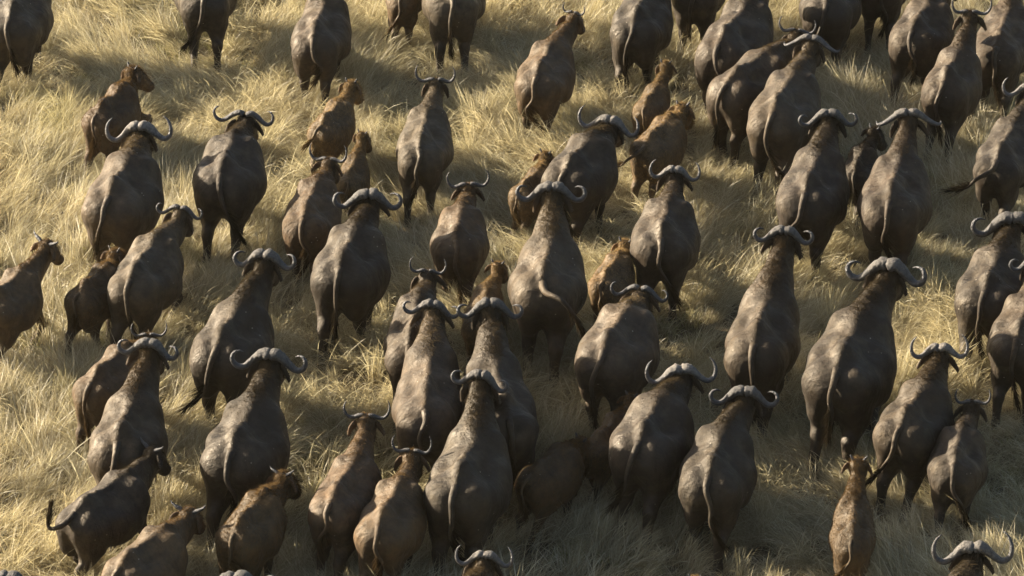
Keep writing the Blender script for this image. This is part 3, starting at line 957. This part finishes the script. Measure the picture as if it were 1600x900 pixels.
def eye_mesh():
    V, Q = [], []
    for i in range(7):
        th = math.pi * (i + 0.02) / 6.04
        for j in range(10):
            a = 2 * math.pi * j / 10
            V.append((0.024 * math.sin(th) * math.cos(a), 0.024 * math.sin(th) * math.sin(a), 0.024 * math.cos(th)))
    for i in range(6):
        for j in range(10):
            k = (j + 1) % 10
            Q.append((i * 10 + j, (i + 1) * 10 + j, (i + 1) * 10 + k, i * 10 + k))
    return make_mesh('eye', V, Q, M_EYE)


EAR, HOOF, EYE = ear_mesh(), hoof_mesh(), eye_mesh()

TAIL = {  # local path from the tail base; the last point is the end of the brush
    'h': [(0, 0.0, 1.235), (0, -.165, 1.16), (.01, -.235, .95), (.02, -.24, .72), (.02, -.23, .50)],
    'l': [(0, 0.0, 1.235), (-.01, -.165, 1.16), (-.05, -.25, .95), (-.13, -.29, .74), (-.24, -.30, .55)],
    'r': [(0, 0.0, 1.235), (.01, -.165, 1.16), (.04, -.25, .95), (.12, -.29, .74), (.23, -.30, .55)],
    'L': [(0, 0.0, 1.235), (-.03, -.20, 1.17), (-.20, -.33, 1.04), (-.40, -.36, .90), (-.58, -.36, .84)],
    'R': [(0, 0.0, 1.235), (.05, -.21, 1.22), (.26, -.36, 1.20), (.42, -.36, .98), (.60, -.34, .80)],
    'u': [(0, 0.0, 1.235), (-.04, -.26, 1.15), (-.16, -.34, 1.10), (-.25, -.34, 1.22), (-.22, -.32, 1.42)],
    's': [(0, 0.0, 1.235), (0, -.20, 1.24), (-.02, -.28, 1.14), (-.08, -.29, 1.02), (-.14, -.29, .95)],
}


def hair_mesh(roots, dirs, lens, widths, rng, name):
    n = len(roots)
    side = np.cross(dirs, rng.normal(0, 1, (n, 3)))
    side /= np.linalg.norm(side, axis=1)[:, None] + 1e-9
    V = np.empty((n, 3, 3))
    V[:, 0] = roots - side * widths[:, None]
    V[:, 1] = roots + side * widths[:, None]
    V[:, 2] = roots + dirs * lens[:, None]
    F = np.arange(n * 3).reshape(n, 3)
    return make_mesh(name, V.reshape(-1, 3), F, M_HAIR, smooth=False)


COAT = {  # base colours of hide and hair
    'd': ((0.0165, 0.0123, 0.0084), (0.044, 0.035, 0.023)),
    'm': ((0.0245, 0.0170, 0.0102), (0.056, 0.042, 0.026)),
    'g': ((0.0390, 0.0295, 0.0188), (0.084, 0.066, 0.042)),
    'n': ((0.0530, 0.0345, 0.0175), (0.100, 0.068, 0.036)),
    'b': ((0.0520, 0.0340, 0.0170), (0.112, 0.075, 0.038)),
    't': ((0.0860, 0.0590, 0.0290), (0.205, 0.146, 0.075)),
    'k': ((0.0150, 0.0120, 0.0088), (0.028, 0.022, 0.016)),
}
GAITS = [  # (swing, lifted) for hind left, hind right, fore left, fore right
    ((0.30, 0), (-0.34, 0), (-0.26, 0), (0.30, 0)),
    ((-0.34, 0), (0.30, 0), (0.32, 0), (-0.28, 0)),
    ((0.14, 0), (-0.14, 0), (0.22, 0), (-0.16, 0)),
    ((-0.26, 0), (0.05, 1), (0.15, 1), (-0.24, 0)),
    ((0.05, 1), (-0.28, 0), (-0.24, 0), (0.10, 1)),
    ((-0.40, 0), (-0.10, 0), (0.30, 0), (0.10, 1)),
    ((0.20, 1), (-0.40, 0), (0.35, 0), (-0.10, 0)),
    ((-0.30, 0), (0.20, 0), (0.10, 0), (0.75, 1)),
]


def make_buffalo(row, seed):
    label, kind, style, x, y, head, s, Ls, boss, hyaw, span, tailpose, coat = row[:13]
    extra = row[13] if len(row) > 13 else {}
    rng = np.random.default_rng(1000 + seed)
    gait = GAITS[extra.get('gait', int(rng.integers(0, 7)))]
    root = bpy.data.objects.new('buffalo_calf' if kind == 'calf' else 'buffalo', None)
    COL.objects.link(root)
    root.location = (x, y, float(height(np.float64(x), np.float64(y))) - 0.01)
    root.rotation_euler = (0, 0, -rad(head))
    root.scale = (s, s, s)
    root['label'] = label
    root['category'] = 'buffalo calf' if kind == 'calf' else 'buffalo'
    root['group'] = 'buffalo herd on the move'
    root.empty_display_size = 0.3
    boss = (boss[0], TW * Ls + boss[1], boss[2])
    yaw = rad(hyaw)
    V, Q, inf = build_body(kind, Ls, boss, yaw, gait, extra.get('girth', 1.0), rng)
    hide, hair = COAT[coat]
    jit = rng.uniform(0.86, 1.16)
    hide = (hide[0] * jit, hide[1] * jit * rng.uniform(0.97, 1.03), hide[2] * jit * rng.uniform(0.93, 1.08), 1)
    hair = (hair[0] * jit, hair[1] * jit, hair[2] * jit, 1)
    body = link('body', make_mesh('body', V, Q, M_HIDE), root)
    body.color = hide
    hs = inf['hs']
    # horns
    Bv = np.array(boss)
    if style == 'stub':
        span = 0.26
    roll = rng.normal(0, 0.04)
    for sx in (-1, 1):
        ho = link('horn', horn_mesh(style, span, sx, rng, boss[1]), root)
        ho.location = Bv + inf['fdir'] * 0.01 + np.array([0, 0, 0.0 if style in ('curl', 'up', 'droop') else 0.02])
        ho.rotation_euler = (rad(-8), roll, -yaw)
        c = rng.uniform(0.85, 1.15)
        if style == 'up':
            c *= 1.35
        elif style != 'droop':
            c *= 0.78
        ho.color = (c, c, c, 1)
        # ears droop below the horns, tilted back
        er = link('ear', EAR, root)
        er.color = (hair[0] * 1.25, hair[1] * 1.15, hair[2] * 1.05, 1)
        er.location = inf['P'] + inf['side'] * sx * 0.105 * hs - inf['fdir'] * 0.02 + np.array([0, 0, -0.02 if kind != 'calf' else 0.02])
        k = 0.86 if kind != 'calf' else 0.80
        er.scale = (k, k, k)
        az = -yaw + (rad(-20) if sx > 0 else rad(200))
        er.rotation_euler = (rad(-55 if sx > 0 else 235), rad(rng.uniform(22, 52)), az)
        if sx < 0:
            er.rotation_euler = (rad(55), rad(rng.uniform(22, 52)), az)
        ey = link('eye', EYE, root)
        ey.location = inf['P'] + inf['fdir'] * 0.16 * hs + inf['side'] * sx * 0.112 * hs + inf['jaw'] * 0.035 * hs
    for hp, fp in inf['hooves']:
        o = link('hoof', HOOF, root)
        d = hp - fp
        lifted = hp[2] > 0.09
        o.location = hp + np.array([0, 0.02, -0.055])
        if lifted:
            o.rotation_euler = (rad(-50), 0, 0)
    # tail and brush
    tp = np.array(TAIL[tailpose], float)
    tp[1:, 0] += rng.normal(0, 0.012, len(tp) - 1) * np.arange(1, len(tp))
    if tailpose == 'h':
        lean, ln = rng.uniform(-0.13, 0.13), rng.uniform(0.72, 1.06)
        tp[1:, 0] += lean * np.array([0.05, 0.35, 0.8, 1.0])
        tp[2:, 1] -= abs(lean) * 0.25
        tp[1:, 2] = tp[0, 2] + (tp[1:, 2] - tp[0, 2]) * ln
    if kind == 'calf' and tailpose in ('h', 'l', 'r'):
        tp[1:, 2] = tp[0, 2] + (tp[1:, 2] - tp[0, 2]) * 0.8
    path = spline(tp, 16)
    u = np.linspace(0, 1, 16)
    rr = np.interp(u, [0, .2, .6, 1], [.060, .040, .025, .012]) * (1.0 if kind != 'calf' else 0.85)
    tv, tq, _ = tube(path, rr, rr, 8, (1, 0.2, 0.1))
    tail = link('tail', make_mesh('tail', tv, tq, M_HIDE), root)
    tail.color = tuple(c * 0.95 for c in hide[:3]) + (1,)
    nb = 220
    ri = 9 + (rng.random(nb) * 6.9).astype(int)
    roots = path[ri] + rng.normal(0, 0.008, (nb, 3))
    dirs = path[-1] - path[-4]
    dirs = dirs / np.linalg.norm(dirs) + rng.normal(0, 0.16, (nb, 3))
    tuft = link('tail_tuft', hair_mesh(roots, dirs, rng.uniform(0.14, 0.30, nb), np.full(nb, 0.006), rng, 'tail_tuft'), tail)
    tuft.color = tuple(c * 0.45 for c in hair[:3]) + (1,)
    # coat hair: long on crest and withers, all over the back of calves
    cen = V[Q].mean(1)
    e1, e2 = V[Q[:, 2]] - V[Q[:, 0]], V[Q[:, 3]] - V[Q[:, 1]]
    nr = np.cross(e1, e2)
    nr /= np.linalg.norm(nr, axis=1)[:, None] + 1e-9
    wy = TW * Ls
    ax = np.abs(cen[:, 0] - np.interp(cen[:, 1], [wy, boss[1]], [0, boss[0]]))
    crest = np.exp(-(ax / 0.13) ** 2) * np.clip((cen[:, 1] - wy * 0.72) / 0.3, 0, 1) * (nr[:, 2] > 0.1)
    crest = np.maximum(crest, 0.30 * np.exp(-(cen[:, 0] / 0.035) ** 2) * (nr[:, 2] > 0.3) * (cen[:, 1] > 0.02))
    gen = 0.22 if kind in ('bull', 'cow') else 0.30 if kind == 'young' else 0.5
    wgt = crest * (1.6 if kind == 'bull' else 1.0) + gen * (cen[:, 2] > 0.55) * (0.4 + 0.6 * np.clip(nr[:, 2] + 0.3, 0, 1))
    nh = {'bull': 6500, 'cow': 6000, 'young': 6500, 'calf': 9000}[kind]
    pick = rng.choice(len(Q), nh, p=wgt / wgt.sum())
    bu, bv = rng.random(nh)[:, None], rng.random(nh)[:, None]
    q = V[Q[pick]]
    roots = (q[:, 0] * (1 - bu) + q[:, 1] * bu) * (1 - bv) + (q[:, 3] * (1 - bu) + q[:, 2] * bu) * bv
    flow_d = np.tile(np.array([0, -0.8, -0.35]), (nh, 1)) + rng.normal(0, 0.24, (nh, 3))
    N = nr[pick]
    flow_d -= N * (flow_d * N).sum(1)[:, None]
    flow_d /= np.linalg.norm(flow_d, axis=1)[:, None] + 1e-9
    lift = rng.uniform(0.15, 0.75, nh)[:, None]
    D = flow_d + N * lift
    D /= np.linalg.norm(D, axis=1)[:, None]
    cr = crest[pick]
    base_len = 0.024 if kind != 'calf' else 0.05
    lens = (base_len + (0.085 if kind == 'bull' else 0.06) * cr) * rng.uniform(0.5, 1.3, nh)
    mane = link('coat_hair', hair_mesh(roots - N * 0.004, D, lens, np.full(nh, 0.0026 if kind != 'calf' else 0.0034), rng, 'coat_hair'), root)
    mane.color = hair
    mane['kind'] = 'stuff'
    return root



for _i, _row in enumerate(HERD):
    make_buffalo(_row, _i)


# ------------------------------------------------------------------ dusty air
def build_haze():
    k = NT('dusty_air')
    v = k.n('ShaderNodeVolumePrincipled')
    v.inputs['Color'].default_value = (1.0, 0.90, 0.72, 1)
    v.inputs['Density'].default_value = HAZE_DENSITY
    v.inputs['Anisotropy'].default_value = 0.3
    k.l(v.outputs[0], k.out.inputs['Volume'])
    x, y0, y1, z0, z1 = 405.0, -205.0, 705.0, -1.1, 23.4
    V = [(-x, y0, z0), (x, y0, z0), (x, y1, z0), (-x, y1, z0), (-x, y0, z1), (x, y0, z1), (x, y1, z1), (-x, y1, z1)]
    Q = [(0, 3, 2, 1), (4, 5, 6, 7), (0, 1, 5, 4), (1, 2, 6, 5), (2, 3, 7, 6), (3, 0, 4, 7)]
    o = link('haze', make_mesh('haze', V, Q, k.m, smooth=False))
    o['kind'] = 'stuff'
    o['label'] = 'thin golden dust hanging in the air over the herd'
    o['category'] = 'dust haze'


HAZE_DENSITY = 0.00008
build_haze()
